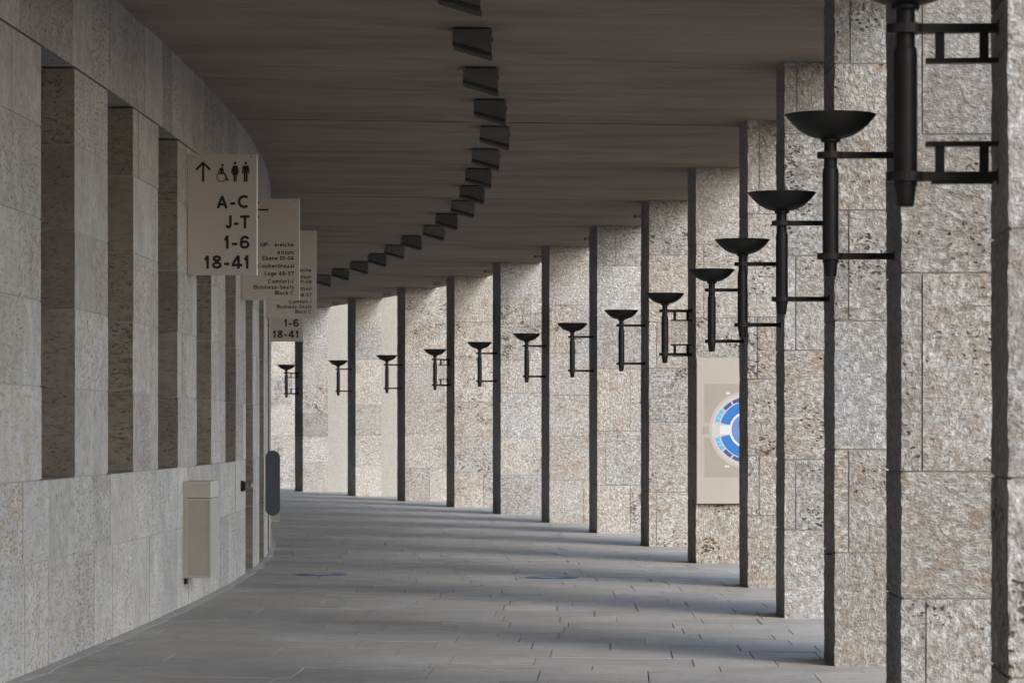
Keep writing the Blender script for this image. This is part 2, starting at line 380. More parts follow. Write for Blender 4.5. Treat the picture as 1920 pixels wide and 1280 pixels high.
# boards run across the walk: u = w, v = s
V = np.zeros(len(me.vertices)*3); me.vertices.foreach_get('co', V); V = V.reshape(-1, 3)
li = np.zeros(len(me.loops), dtype=np.int32); me.loops.foreach_get('vertex_index', li)
allP = []
def unpolar(V):
    out = np.zeros((len(V), 2)); px = _FR[:, 0]; py = _FR[:, 1]
    for i, (x, y) in enumerate(V[:, :2]):
        d = (px-x)**2+(py-y)**2; k = int(np.argmin(d)); p = _FR[k, 2]
        out[i] = ((x-px[k])*math.cos(p)-(y-py[k])*math.sin(p), _S[k])
    return out
W_S = unpolar(V); uvl.data.foreach_set('uv', W_S[li].astype(np.float32).ravel())
tag(ceil, 'brown board-marked concrete ceiling spanning from the slotted wall to the pillars', 'ceiling')

up = thing('upper_storey', 'stone upper storey and roof above the covered walk', 'building', (*fr(0, 0), 5.4))
uo = np.array(up.location)
m = MB(); m.lattice(-40, 150, -7.4, -6.0, 5.6, 12.5, (4, 2, 8), lambda P: polar(False)(P)-uo); m.build('wall', M_SMOOTH, up)
m = MB(); m.lattice(-40, 150, -14, 1.9, 12.5, 13.2, (4, 4, 2), lambda P: polar(False)(P)-uo); m.build('roof', M_SMOOTH, up)

# ------------------------------------------------------------------ inner wall with slots and doorways
WO = (*fr(0, -5.48), 0.065); WOa = np.array(WO)
wall = thing('slotted_wall', 'pale travertine wall with tall narrow slots along the left of the walk', 'wall', WO)
COURSE = [.0, .73, 1.285, 1.92, 2.50, 3.06, 3.69, 4.24]; HEAD = 4.262
def wp(dw=0.0):
    def f(P):
        s_, d_, z_ = P.T; ww = -(5.48-.055*np.clip((s_-8)/12, 0, 1))
        wv = ww-d_; x, y = frv(s_, wv); z = z_+.065; return np.stack([x, y, z], 1)-WOa
    return f
wr = random.Random(11)
def stone_tint():
    return (wr.gauss(1.0, .08), max(0, min(1, wr.gauss(.45, .3))), wr.random(), 0)
def course_blocks(m, s0, s1, z0, z1, lo=.85, hi=1.15, depth=.9, front=0.0, sub=True):
    a = s0; g = .0035
    while a < s1-.01:
        b = a+wr.uniform(lo, hi)
        if s1-b < lo*.6: b = s1
        b = min(b, s1); t = stone_tint(); f0 = wr.uniform(-.003, .003)+front
        m.lattice(a+(g if a > s0 else 0), b-(g if b < s1 else 0), f0, depth, z0+g*1.6, z1-g*1.6, (2, 2, 2), wp(), t, wr.choice([0, 0, math.pi/2, .3, -.35]))
        a = b
def mortar_core(m, s0, s1, z0, z1, depth, ends=True):
    e = .006
    m.lattice(s0+.02, s1-.02, e, depth-.03, z0, z1, (2, 2, 9), wp(), (1, 0, 0, 0), 0, 1)
OPEN = [(-1.35+3.1*k, 1.45) for k in range(-8, 40)]
def is_door(k): return 5 <= k <= 9
edges = []
for i, (o0, ow) in enumerate(OPEN):
    k = i-8; a = o0+ow; b = a+1.65                              # pier after opening k
    m = MB()
    zlo = 1.285 if not (is_door(k) or is_door(k+1)) else 0
    mortar_core(m, a, b, zlo-.004, 4.24, .9)
    for z0, z1 in zip(COURSE[:-1], COURSE[1:]):
        if z0 < zlo-.01: continue
        # split at a random joint; deep returns
        n = wr.choice([1, 2, 2, 3]); cuts = sorted(wr.uniform(.2, .8) for _ in range(n-1)); cuts = [a]+[a+c*1.65 for c in cuts]+[b]
        for c0, c1 in zip(cuts[:-1], cuts[1:]):
            if c1-c0 < .12: pass
            t = stone_tint()
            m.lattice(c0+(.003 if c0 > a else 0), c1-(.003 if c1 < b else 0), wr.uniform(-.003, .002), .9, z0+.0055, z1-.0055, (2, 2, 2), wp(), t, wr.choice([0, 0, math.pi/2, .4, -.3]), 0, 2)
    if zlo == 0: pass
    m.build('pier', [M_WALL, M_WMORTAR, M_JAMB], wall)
    if not is_door(k):
        m = MB(); x0 = o0; x1 = a
        if not is_door(k-1) and k > -8: x0 = o0-1.65
        x1 = a+(0 if not is_door(k+1) else 0)
        mortar_core(m, x0+.002, x1-.002, -.1, 1.279, .9)
        for z0, z1 in ((-.12, .73), (.73, 1.285)):
            course_blocks(m, x0, x1, z0, z1)
        m.build('sill_wall', [M_WALL, M_WMORTAR], wall)
    # glazing at the back of the slot
    zb = 1.285 if not is_door(k) else .02
    fo = MB()
    for (p, q, r0, r1) in ((o0+.002, o0+.06, zb+.004, HEAD-.02), (a-.06, a-.002, zb+.004, HEAD-.02), (o0+.06, a-.06, zb+.004, zb+.07), (o0+.06, a-.06, HEAD-.09, HEAD-.02), (o0+.70, o0+.75, zb+.07, HEAD-.09)):
        fo.lattice(p, q, .62, .70, r0, r1, (9, 9, 9), wp())
    wf = fo.build('window' if not is_door(k) else 'door', M_FRAME, wall)
    g = MB(); g.lattice(o0+.05, a-.05, .65, .665, zb+.05, HEAD-.07, (9, 9, 9), wp()); g.build('pane', M_GLASS, wf)
m = MB()                                                          # lintel course up to the ceiling
s0_, s1_ = OPEN[0][0], OPEN[-1][0]+OPEN[-1][1]+1.65
a = s0_
while a < s1_-.01:
    b = min(a+wr.uniform(.7, 1.35), s1_); t = stone_tint()
    m.lattice(a+.002, b-.002, wr.uniform(-.003, .003), .9, HEAD-.01, CEIL+.03, (2, 2, 2), wp(), (t[0]*.93, t[1], t[2], 0), wr.choice([0, .2, math.pi/2]))
    a = b
m.lattice(s0_+.02, s1_-.02, .014, .88, HEAD, CEIL+.02, (2, 2, 2), wp(), mat=1)
m.build('lintel', [M_WALL, M_WMORTAR], wall)

# ------------------------------------------------------------------ pillars
# per pillar: correction of x (m), bed joints, upright joints {course: w}
PIL = {
 1: dict(dx=-.012, z=[.80, 1.52, 2.42, 3.28, 4.3], v={1: .12, 3: .11}),
 2: dict(dx=.003, z=[.79, 1.47, 2.53, 3.27, 4.33], v={0: .13, 2: .11, 4: .11}),
 3: dict(dx=.002, z=[.81, 1.55, 2.47, 3.26, 4.31], v={1: .10, 3: .10, 5: .11}),
 4: dict(dx=-.010, z=[.79, 1.42, 2.40, 3.25, 4.34], v={1: .10, 3: .10, 5: .11}),
 5: dict(dx=.046, z=[.77, 1.41, 2.23, 2.89, 3.99], v={1: .12, 3: .10, 5: .12}),
 6: dict(dx=.010, z=[.80, 1.50, 2.48, 3.09, 4.02], v={2: .11, 4: .10}),
 7: dict(dx=.017, z=[.78, 1.79, 2.57, 3.23, 4.2], v={0: .11, 3: .11}),
 8: dict(dx=-.042, z=[.78, 1.66, 2.67, 3.5, 4.34], v={0: .54, 1: .14, 2: .54, 5: .30}),
 9: dict(dx=-.032, z=[.77, 1.56, 2.30, 3.06, 3.93], v={0: .62, 4: .5}),
 10: dict(dx=-.032, z=[.78, 1.52, 2.40, 3.05, 4.28], v={4: .6}),
 11: dict(dx=.032, z=[.75, 1.53, 2.27, 3.02, 4.0], v={0: .64}),
 12: dict(dx=.039, z=[.77, 1.58, 2.32, 3.20, 4.15], v={0: .58, 1: .92, 3: .92}),
 13: dict(dx=.045, z=[.78, 1.53, 2.28, 3.44, 4.22], v={0: .67, 1: .67, 2: .67, 3: .67, 4: .67, 5: .67}, pale=.60),
 14: dict(dx=-.028, z=[.78, 1.48, 2.10, 2.86, 3.84], v={3: .70}, pale=.70),
}
LAB = {
 1: 'rough travertine pillar at the right edge of the photo, nearest and blurred',
 2: 'rough travertine pillar second from the right edge, behind the largest torch',
 3: 'rough travertine pillar third from the right edge, its foot lowest in view',
 4: 'rough pitted pillar fourth from right, a bowl torch crossing its upper shaft',
 5: 'rough travertine pillar just right of the stadium map board',
 6: 'travertine pillar carrying the beige stadium map board',
 7: 'warm beige travertine pillar just left of the one with the map board',
 8: 'travertine pillar second to the left of the map board, diagonal tooling at its foot',
 9: 'pale travertine pillar third to the left of the map board',
 10: 'pale travertine pillar fourth to the left of the map board, grey stains on its face',
 11: 'travertine pillar fifth left of the map board, dark stains down its left edge',
 12: 'pale travertine pillar fourth from the far end of the row',
 13: 'far pillar with smooth pale outer stones, third from the end',
 14: 'far pillar with smooth cream outer half, next to the last at the wall',
 15: 'last pillar of the row, half hidden behind the left wall and signs'}
def pillar_frame(i):
    s_ = (i-3)*BAY; x, y, p = path(s_); d = PIL.get(i, {}).get('dx', 0)
    sk = .024+{1: .022, 4: -.0, 5: -.0}.get(i, 0)
    if i == 5: y -= .35
    if i == 1: y += .26; x += .035
    return x+d, y, p-(.024 if i > 1 else -.006)
PD = 1.62
BR = {-1: .95, 0: .95, 1: .95, 2: .95, 3: .97, 4: .98}
def make_pillar(i):
    x, y, a = pillar_frame(i); cfg = PIL.get(i, dict(z=[.79, 1.5, 2.4, 3.2, 4.2], v={}))
    rn = random.Random(100+i); hidden = i not in PIL and i != 15
    L = PL if i > 1 else .80
    zs = [-.17]+cfg['z']+[5.2, 6.4, 7.7, 9.1, 10.6, 12.5]
    r0 = .024 if i <= 4 else .045 if i <= 8 else .075
    if hidden: r0 = .5
    seed = i*17
    def dp(P):
        q = P*np.array([1, 1, 1.0])+seed
        am = 1.0 if not hidden else 0
        n1 = [vnoise(q*8, seed+c) for c in range(3)]; n2 = [vnoise(q*26, seed+9+c) for c in range(3)]
        k1 = np.array([.002, .002, .001])*am; k2 = np.array([.0036, .0036, .001])*am
        ex = ((P[:, 0] < .001) | (P[:, 0] > PD-.001)).astype(float); ey = ((P[:, 1] < .001) | (P[:, 1] > L-.001)).astype(float)
        D = np.stack([(n1[0]*k1[0]+n2[0]*k2[0])*ex, (n1[1]*k1[1]+n2[1]*k2[1])*ey, 0*ex], 1); return P+D
    m = MB()
    m.box(.012, PD-.012, .012, L-.012, -.17, 12.5, mat=1)
    for c, (z0, z1) in enumerate(zip(zs[:-1], zs[1:])):
        r = r0 if z0 < 5.1 else .6
        cuts = [0]+([cfg['v'][c]] if c in cfg['v'] else [])
        if c not in cfg['v'] and 0 <= c <= 4 and not hidden and rn.random() < .35: cuts.append(rn.uniform(1.1, 1.35))
        cuts.append(PD)
        for k, (w0, w1) in enumerate(zip(cuts[:-1], cuts[1:])):
            pale = cfg.get('pale') and w0 >= cfg['pale']-.01
            pr = (BR.get(i, 1.08)*max(.8, min(1.2, rn.gauss(1.03, .08))), rn.random(), rn.random()**1.2, 0)
            ang = rn.choice([0, 0, .55, -.6, .9, -.35, math.pi/2, .25])
            if i == 8 and c == 0: ang = .45
            g = .0055
            if cfg.get('pale') and not pale and c not in cfg['v']:
                # hewn part and sawn part of one course
                m.lattice(0, cfg['pale'], 0, L, z0+g, z1-g, (r, r, r), dp, pr, ang)
                m.lattice(cfg['pale'], PD, 0.015, L-.015, z0+g, z1-g, (.5, .5, .5), None, (rn.gauss(1, .07), 0, 0, 0), 0, 2)
                continue
            m.lattice(w0+(g if w0 else 0), w1-(g if w1 < PD else 0), 0 if not pale else .015, L-(0 if not pale else .015), z0+g, z1-g, (r, r, r) if not pale else (.5, .5, .5),
                      dp if not pale else None, pr if not pale else (rn.gauss(1, .07), 0, 0, 0), ang, 0 if not pale else 2)
    o = m.build('stone_pillar', [M_ROUGH, M_MORTAR, M_SMOOTH], smooth=70)
    o.location = (x, y, 0); o.rotation_euler = (0, 0, -a)
    return o
LAB_OUT = 'travertine pillar beyond the edge of the view'
for i in range(-1, 19):
    o = make_pillar(i)
    tag(o, LAB.get(i, LAB_OUT), 'pillar', 'pillars along the open side of the walk')
    if i in (3, 7, 8):                                            # small iron pin in a bed joint
        p = MB(); p.box(-.045, .03, .20, .22, .788, .80); p.build('pin', M_IRON, o)

# ------------------------------------------------------------------ torches on the pillars
def bowl_prof():
    out = []; R = .248; D = .132
    n = 14
    for k in range(n+1):                                          # outer surface from the collar up to the rim
        t = k/n; r = .045+(R-.045)*t; z = D*(r/R)**2.6; out.append((r, z))
    out += [(R+.004, D+.004), (R-.004, D+.006)]
    for k in range(n, -1, -1):
        t = k/n; out.append((max(.001, (R-.010)*t), .015+(D-.012)*t**2.6))
    return out
TB = 2.53                                                         # height of the torch's lower tip
def make_torch(double, label):
    root = thing('torch_lamp', label, 'torch lamp', (0, 0, TB), 0, 'bowl torches on the pillars'); sx = -.345
    m = MB(); m.lathe([(.001, 0), (.029, 0), (.031, .004), (.040, .075), (.044, .078), (.044, .085)], sx, 0, 24); m.build('tip', M_IRON, root, smooth=35)
    m = MB(); m.lathe([(.043, .085), (.0445, .10), (.0445, .57), (.042, .592), (.036, .597), (.0355, .74)], sx, 0, 28); m.build('shaft', M_IRON, root, smooth=35)
    m = MB(); m.lathe([(.036, .735), (.050, .737), (.054, .742), (.054, .752), (.048, .757), (.001, .757)], sx, 0, 28); m.build('collar', M_IRON, root, smooth=35)
    m = MB(); m.lathe([(r, z+.752) for r, z in bowl_prof()], sx, 0, 48); m.build('bowl', M_IRON, root, smooth=40)
    for zc in (.112, .665):
        m = MB(); h = .017; n = 20; ring = []
        for k in range(n+1):                                      # eye round the shaft, then the flat arm
            a_ = math.radians(35)+math.radians(290)*k/n; ring.append((sx+.074*math.cos(a_), .060*math.sin(a_)))
        pts = ring+[(-.12, -.022), (0.02, -.022), (0.02, .022), (-.12, .022)]
        m.prism_z(pts, zc-h, zc+h); br = m.build('arm', M_IRON, root, recalc=True)
    for z0 in (.085, .638): m = MB(); m.box(-.004, .012, -.05, .05, z0, z0+.054); m.build('wall_plate', M_IRON, root)
    if double:
        for zc, sg in ((.112, 1), (.665, -1)):
            m = MB(); z1 = zc+sg*.112
            m.box(-.27, .01, -.028, .028, min(z1, z1+sg*.018), max(z1, z1+sg*.018))
            for px_ in (-.235, -.07): m.box(px_, px_+.034, -.014, .014, min(zc+sg*.0175, z1), max(zc+sg*.0175, z1))
            if sg > 0: m.box(-.25, -.02, -.02, .02, zc-.028, zc-.0195)
            m.build('pane_clamp', M_IRON, root)
        m = MB(); m.box(-.272, -.012, -.005, .005, .112+.1305, .665-.1305); m.build('pane', M_PANE, root)
    return root
TLAB = {1: 'largest black bowl torch with smoky pane between its arms, cut by the top edge',
 2: 'largest fully visible black bowl torch, on the second pillar from right',
 3: 'black bowl torch second in size of those fully in view',
 4: 'black bowl torch on the fourth pillar from right, third largest full one',
 5: 'black bowl torch directly above the stadium map board',
 6: 'black bowl torch with a pane between double arms, left of the map board',
 7: 'black bowl torch on the first pillar left of the map pillar',
 8: 'black bowl torch on the second pillar left of the map pillar',
 9: 'black bowl torch on the third pillar left of the map pillar',
 10: 'black bowl torch on the fourth pillar left of the map pillar',
 11: 'small bowl torch with double arms and pane in the middle of the row',
 12: 'small black bowl torch, third from the far left end of the row',
 13: 'small black bowl torch, second from the far left end of the row',
 14: 'farthest small bowl torch with double arms, beneath the hanging signs'}
def copy_tree(o, parent=None):
    c = o.copy(); C.objects.link(c)
    if parent is not None: c.parent = parent
    for ch in list(o.children): copy_tree(ch, c)
    return c
protos = {}
for i in range(1, 15):
    dbl = i in (1, 6, 11, 14); x, y, a = pillar_frame(i)
    if dbl not in protos: t = protos[dbl] = make_torch(dbl, TLAB[i])
    else: t = copy_tree(protos[dbl])
    t['label'] = TLAB[i]; u = .45
    t.location = (x+u*math.sin(a), y+u*math.cos(a), TB); t.rotation_euler = (0, 0, -a)

# ------------------------------------------------------------------ flood lights on the ceiling
def make_flood(mat):
    r = thing('ceiling_floodlight', '', 'floodlight', (0, 0, 0), 0, 'floodlights in a curved line on the ceiling')
    body = [(-.32, -.012), (0, -.012), (0, -.205), (-.31, -.120), (-.32, -.118)]
    m = MB(); m.prism(body, 0, .34); m.build('housing', mat, r, recalc=True)
    m = MB(); m.prism([(-.324, -.121), (.004, -.209), (-.001, -.243), (-.01, -.240), (-.30, -.155), (-.322, -.146)], -.006, .346); m.build('lens_frame', M_FIX2, r, recalc=True)
    m = MB(); m.prism([(-.29, -.153), (-.02, -.232), (-.02, -.2385), (-.29, -.1595)], .02, .32); m.build('lens', M_FIX2, r, recalc=True)
    m = MB(); m.box(-.30, -.02, .02, .32, -.012, .003); m.build('mount', M_BLACK, r)
    m = MB(); m.box(.0, .014, .02, .05, -.115, -.08); m.build('latch', M_BLACK, r)
    m = MB(); m.box(.0, .007, -.004, .30, -.20, -.015); m.build('side_plate', M_EDGE2, r)
    return r
M_EDGE2 = plain('worn_lamp_edge', (.20, .19, .17), .5, 0, .1, 6)
M_FIXB = plain('greenish_lamp_housing', (.17, .176, .165), .5, 0, .1, 5)
FL = ['cut off by the top edge', 'second of the line from the top edge', 'third of the line from the top edge', 'fourth from the top edge',
 'fifth from the top edge, farthest right beside the seam', 'first beyond the ceiling seam', 'second beyond the ceiling seam', 'third beyond the ceiling seam, overlapping the next',
 'paler, tucked behind its nearer neighbour', 'ninth before the far end of the line', 'pale greenish, eighth before the far end', 'dark, seventh before the far end',
 'sixth before the far end', 'dark, fifth before the far end', 'fourth before the far end', 'third from the far end', 'second from the far end, just clear of the signs', 'last, mostly hidden behind the hanging signs']
fp = {}
for k in range(0, 18):
    s_ = .72+3.1*k; wv = [-2.57, -2.585, -2.60, -2.555, -2.50, -2.55, -2.55, -2.505, -2.47, -2.51, -2.48, -2.59, -2.60, -2.60, -2.60, -2.60, -2.57, -2.57][k]; mat = M_FIXB if k in (4, 5, 8, 10, 12, 16) else M_FIX
    if mat not in fp: r = fp[mat] = make_flood(mat)
    else: r = copy_tree(fp[mat])
    x, y = fr(s_, wv); r.location = (x, y, CEIL+rise_c(wv)-.001); r.rotation_euler = (0, 0, -heading(s_))
    r['label'] = 'grey wedge floodlight on the ceiling, '+FL[k]
# small boxes near the outer edge of the ceiling
g0 = None
for i in range(7, 14):
    s_ = (i-3)*BAY+3.5; wv = .30; x, y = fr(s_, wv)
    if g0 is None:
        g0 = r = thing('ceiling_box', '', 'junction box', (0, 0, 0), 0, 'small boxes at the outer edge of the ceiling')
        m = MB(); m.prism([(-.08, 0), (.08, 0), (.08, -.045), (.07, -.055), (-.07, -.055), (-.08, -.045)], -.08, .08); m.build('case', M_MORTAR, r, recalc=True)
        m = MB(); m.box(-.095, -.0805, -.03, .03, -.05, 0); m.build('gland', M_BLACK, r)
    else: r = copy_tree(g0)
    r.location = (x, y, CEIL+rise_c(wv)+.002); r.rotation_euler = (0, 0, -heading(s_))
    r['label'] = 'small grey box under the ceiling edge in the %s gap left of the map pillar' % ['first', 'second', 'third', 'fourth', 'fifth', 'sixth', 'seventh'][i-7]

# ------------------------------------------------------------------ lettering
def _el(cx, cy, rx, ry, a0, a1, n=14):
    return [(cx+rx*math.cos(math.radians(a0+(a1-a0)*k/n)), cy+ry*math.sin(math.radians(a0+(a1-a0)*k/n))) for k in range(n+1)]
X_ = .72                                                           # height of the small letters, capitals are 1 high
def glyph(c, t):
    h = t/2; q = h; T = 1-h; M = .5
    r = X_/2-h
    G = {
     'A': ([[(.02+q, 0), (.38, T+.02)], [(.38, T+.02), (.74-q, 0)], [(.16, .30), (.60, .30)]], .76),
     'B': ([[(q, 0), (q, 1)], [(q, T), (.40, T)]+_el(.40, .76, .20, .24-h, 90, -90)+[(.40, .52), (q, .52)], [(.42, .52)]+_el(.42, .27, .23, .27-h, 90, -90)+[(q, h)]], .70),
     'C': ([_el(.40, M, .40-h, M-h, 48, 312, 26)], .76), 'E': ([[(q, 0), (q, 1)], [(q, T), (.58, T)], [(q, .52), (.54, .52)], [(q, h), (.60, h)]], .62),
     'J': ([[(.48-h, 1), (.48-h, .27)]+_el(.25, .27, .23-h, .27-h, 0, -180)], .52), 'L': ([[(q, 1), (q, h)], [(q, h), (.52, h)]], .56),
     'T': ([[(0, T), (.66, T)], [(.33, T), (.33, 0)]], .68), 'V': ([[(.02+q, 1), (.34, .04)], [(.34, .04), (.66-q, 1)]], .70), 'I': ([[(q, 0), (q, 1)]], t),
     'P': ([[(q, 0), (q, 1)], [(q, T), (.40, T)]+_el(.40, .71, .22, .29-h, 90, -90)+[(.40, .42), (q, .42)]], .66),
     '0': ([_el(.31, M, .31-h, M-h, 0, 360, 30)], .62), '1': ([[(.30-h, 0), (.30-h, 1)], [(.02, .72), (.14, .735), (.27-h, .98)]], .36),
     '4': ([[(.50-h, 0), (.50-h, 1)], [(.46-h, .94), (.05, .30)], [(.0, .27), (.62, .27)]], .64),
     '5': ([[(.56, T), (.14, T), (.09, .50)], _el(.30, .32, .29-h, .33-h, 140, -150)], .62),
     '6': ([_el(.31, .32, .31-h, .32-h, 0, 360, 26), [(h, .34), (h+.01, .52)]+_el(.33, .55, .32-h, .45-h, 165, 35)], .62),
     '7': ([[(0, T), (.58, T)], [(.55, T), (.33, .45), (.22, 0)]], .60), '8': ([_el(.31, .27, .31-h, .27-h*.9, 0, 360, 26), _el(.31, .765, .28-h, .235-h*.9, 0, 360, 26)], .62),
     '-': ([[(.04, .36), (.36, .36)]], .42), '/': ([[(.03, -.05), (.34, 1.03)]], .36), ' ': ([], .28),
     'a': ([[(.50-h, 0), (.50-h, X_-.2)]+_el(.29, X_-.22, .21-h, .22-h, 0, 150), [(.50-h, .40)]+_el(.24, .20, .24-h, .20-h, 90, 360, 18)], .54),
     'b': ([[(q, 0), (q, 1)], _el(.29, X_/2, .29-h, r, 0, 360, 24)], .60), 'c': ([_el(.28, X_/2, .28-h, r, 45, 315, 20)], .54),
     'e': ([[(h, X_/2), (.54-h, X_/2)]+_el(.28, X_/2, .28-h, r, 0, 315, 22)], .58), 'f': ([[(.16, 0), (.16, .8)]+_el(.29, .8, .13, .2-h, 180, 85, 6), [(.02, X_-h), (.32, X_-h)]], .33),
     'g': ([_el(.28, X_/2, .28-h, r, 0, 360, 24), [(.56-h, X_), (.56-h, .0)]+_el(.29, -.02, .27-h, .22, 0, -160, 10)], .60),
     'h': ([[(q, 0), (q, 1)], _el(.28, X_-.27, .25-h*.6, .27-h, 180, 0, 12)+[(.53-h*.6, 0)]], .58), 'i': ([[(q, 0), (q, X_)], [(q, .86), (q, 1)]], t),
     'k': ([[(q, 0), (q, 1)], [(.48, X_), (q+.02, .27)], [(.20, .42), (.52, 0)]], .53), 'l': ([[(q, 0), (q, 1)]], t),
     'm': ([[(q, 0), (q, X_)], _el(.25, X_-.22, .20-h*.3, .22-h, 180, 0, 10)+[(.45-h*.3, 0)], _el(.64, X_-.22, .20-h*.3, .22-h, 180, 0, 10)+[(.84-h*.3, 0)]], .90),
     'n': ([[(q, 0), (q, X_)], _el(.28, X_-.27, .25-h*.6, .27-h, 180, 0, 12)+[(.53-h*.6, 0)]], .58), 'o': ([_el(.29, X_/2, .29-h, r, 0, 360, 24)], .58),
     'r': ([[(q, 0), (q, X_)], _el(.30, X_-.28, .30-h, .28-h, 180, 88, 7)], .36),
     's': ([_el(.25, X_-.19, .22-h*.7, .19-h*.8, 30, 255, 12)+_el(.25, .19, .23-h*.7, .19-h*.8, 85, -150, 12)], .50),
     't': ([[(.16, .9), (.16, .18)]+_el(.29, .18, .13, .18-h, 180, 280, 6), [(.02, X_-h), (.32, X_-h)]], .35),
     'S': ([_el(.31, .745, .28-h*.7, .255-h, 25, 258, 16)+_el(.31, .265, .31-h*.8, .265-h, 82, -155, 16)], .62),
     'd': ([[(.56-h, 0), (.56-h, 1)], _el(.28, X_/2, .28-h, r, 0, 360, 24)], .60),
     'u': ([[(q, X_), (q, .25)]+_el(.26, .25, .26-h, .25-h, 180, 360, 12), [(.52-h, X_), (.52-h, 0)]], .56)}
    return G[c]
def stroke(m, pts, t, y):
    P = [np.array(p, float) for i, p in enumerate(pts) if i == 0 or math.hypot(p[0]-pts[i-1][0], p[1]-pts[i-1][1]) > 1e-5]; n = len(P); closed = np.linalg.norm(P[0]-P[-1]) < 1e-6; L = []
    for i in range(n):
        a = P[i]-P[i-1] if i > 0 else (P[0]-P[-2] if closed else P[1]-P[0]); b = P[i+1]-P[i] if i < n-1 else (P[1]-P[0] if closed else a)
        a = a/np.linalg.norm(a); b = b/np.linalg.norm(b); d = a+b; d = d/max(1e-6, np.linalg.norm(d)); nn = np.array([-d[1], d[0]])
        k = t/2/max(.5, float(np.dot(nn, [-a[1], a[0]]))); L.append((P[i]+nn*k, P[i]-nn*k))
    V = [(v[0], y, v[1]) for p in L for v in p]; m.poly(V, [(2*i, 2*i+1, 2*i+3, 2*i+2) for i in range(n-1)])
def lettering(parent, body, right, base, cap, t, mat=None, width=None, y=-.0015, name='lettering'):
    x = 0; gl = []; gap = .065
    for c in body:
        st, adv = glyph(c, t); gl.append((x, st)); x += adv+gap
    tot = x-gap; k = cap; kx = (width/tot) if width else k; m = MB(); j = 0
    for x0, st in gl:
        for p in st:
            j += 1; stroke(m, [((x0+a)*kx+right-tot*kx, b*k+base) for a, b in p], t*k, y-.0001*(j % 7))
    if mat is None: mat = M_INK
    return m.build(name, mat, parent)
def disc(m, cx, cz, r, y, n=20, sx=1.0):
    m.poly([(cx+sx*r*math.cos(2*math.pi*k/n), y, cz+r*math.sin(2*math.pi*k/n)) for k in range(n)], [tuple(range(n))])
def flat(m, pts, y): m.poly([(a, y, b) for a, b in pts], [tuple(range(len(pts)))])
def seg(m, a, b, wd, y):
    dx, dz = b[0]-a[0], b[1]-a[1]; l = math.hypot(dx, dz); nx, nz = -dz/l*wd/2, dx/l*wd/2
    flat(m, [(a[0]+nx, a[1]+nz), (a[0]-nx, a[1]-nz), (b[0]-nx, b[1]-nz), (b[0]+nx, b[1]+nz)], y)
SW, SH = .64, 1.115
def sign_base(s_, label, wd=SW, z0=3.12, z1=3.12+SH, mat=None):
    ww = wall_w(s_); x, y = fr(s_, ww)
    r = thing('hanging_sign', label, 'sign', (x, y, z0), -heading(s_), 'signs projecting from the slotted wall'); H = z1-z0
    m = MB(); m.box(0.004, wd, 0, .09, 0, H); m.build('panel', mat or M_SIGN, r)
    m = MB(); m.box(wd, wd+.006, .0, .09, 0.0, H); m.build('edge', M_EDGE, r)
    for cx in (.06, wd-.05): m = MB(); disc(m, cx, H-.022, .006, -.0015, 10); m.build('screw', M_INK, r)
    for z_ in (.15, H-.25): m = MB(); m.box(-.03, .004, .02, .07, z_, z_+.10); m.build('bracket', M_STEEL, r)
    return r
PXM = 202.7
def sign_wc(s_, label):
    r = sign_base(s_, label); H = SH
    def q(x, y): return ((x-350)/PXM, (516-y)/PXM)
    Y = -.0015
    m = MB(); seg(m, q(380, 341), q(380, 306), .0205, Y); seg(m, q(366.8, 319), q(381, 304.6), .021, Y-.0003); seg(m, q(393.2, 319), q(379, 304.6), .021, Y-.0006); m.build('arrow', M_INK, r)
    # wheelchair
    m = MB(); cx, cz = q(414.3, 332.5); n = 28; R1, R2 = .0455, .0375
    a0 = 0
    for k in range(n):
        t0, t1 = 2*math.pi*k/n, 2*math.pi*(k+1)/n
        flat(m, [(cx+R2*math.cos(t0), cz+R2*math.sin(t0)), (cx+R1*math.cos(t0), cz+R1*math.sin(t0)), (cx+R1*math.cos(t1), cz+R1*math.sin(t1)), (cx+R2*math.cos(t1), cz+R2*math.sin(t1))], Y)
    hx, hz = q(416.5, 310.5); disc(m, hx, hz, .0125, Y)
    flat(m, [q(412.5, 315), q(418, 314.5), q(418.8, 323), q(412, 324.5)], Y-.0003); seg(m, q(412.8, 316), q(408.2, 325), .010, Y-.0006)
    seg(m, q(410.5, 326), q(421, 326), .013, Y-.0009); seg(m, q(420.5, 325.2), q(425.5, 338.5), .013, Y-.0012); seg(m, q(424.5, 338.5), q(428.2, 337.3), .010, Y-.0015)
    m.build('wheelchair_symbol', M_INK, r)
    m = MB(); hx, hz = q(440.2, 306.5); disc(m, hx, hz, .0135, Y)
    flat(m, [q(436.5, 311), q(444, 311), q(446, 328.5), q(434.6, 328.5)], Y-.0003)
    seg(m, q(436.6, 312), q(433.4, 324.5), .010, Y-.0006); seg(m, q(443.8, 312), q(447.2, 324.5), .010, Y-.0006)
    seg(m, q(438.5, 327), q(438.7, 341), .013, Y-.0009); seg(m, q(442, 327), q(441.8, 341), .013, Y-.0009); m.build('woman_symbol', M_INK, r)
    m = MB(); hx, hz = q(460, 306.5); disc(m, hx, hz, .0135, Y)
    flat(m, [q(455.5, 311), q(464.5, 311), q(464, 326), q(456, 326)], Y-.0003)
    seg(m, q(455.3, 311.3), q(453.8, 326.5), .011, Y-.0006); seg(m, q(464.7, 311.3), q(466.3, 326.5), .011, Y-.0006)
    seg(m, q(458, 325), q(458, 341), .016, Y-.0009); seg(m, q(462, 325), q(462, 341), .016, Y-.0009); m.build('man_symbol', M_INK, r)
    for body, y1, wd in (('A-C', 391, 64), ('J-T', 429, 47), ('1-6', 467, 49), ('18-41', 504.3, 86)):
        lettering(r, body, (468-350)/PXM, (516-y1)/PXM, 0.122, .20, width=wd/PXM)
    return r
P2 = 167.
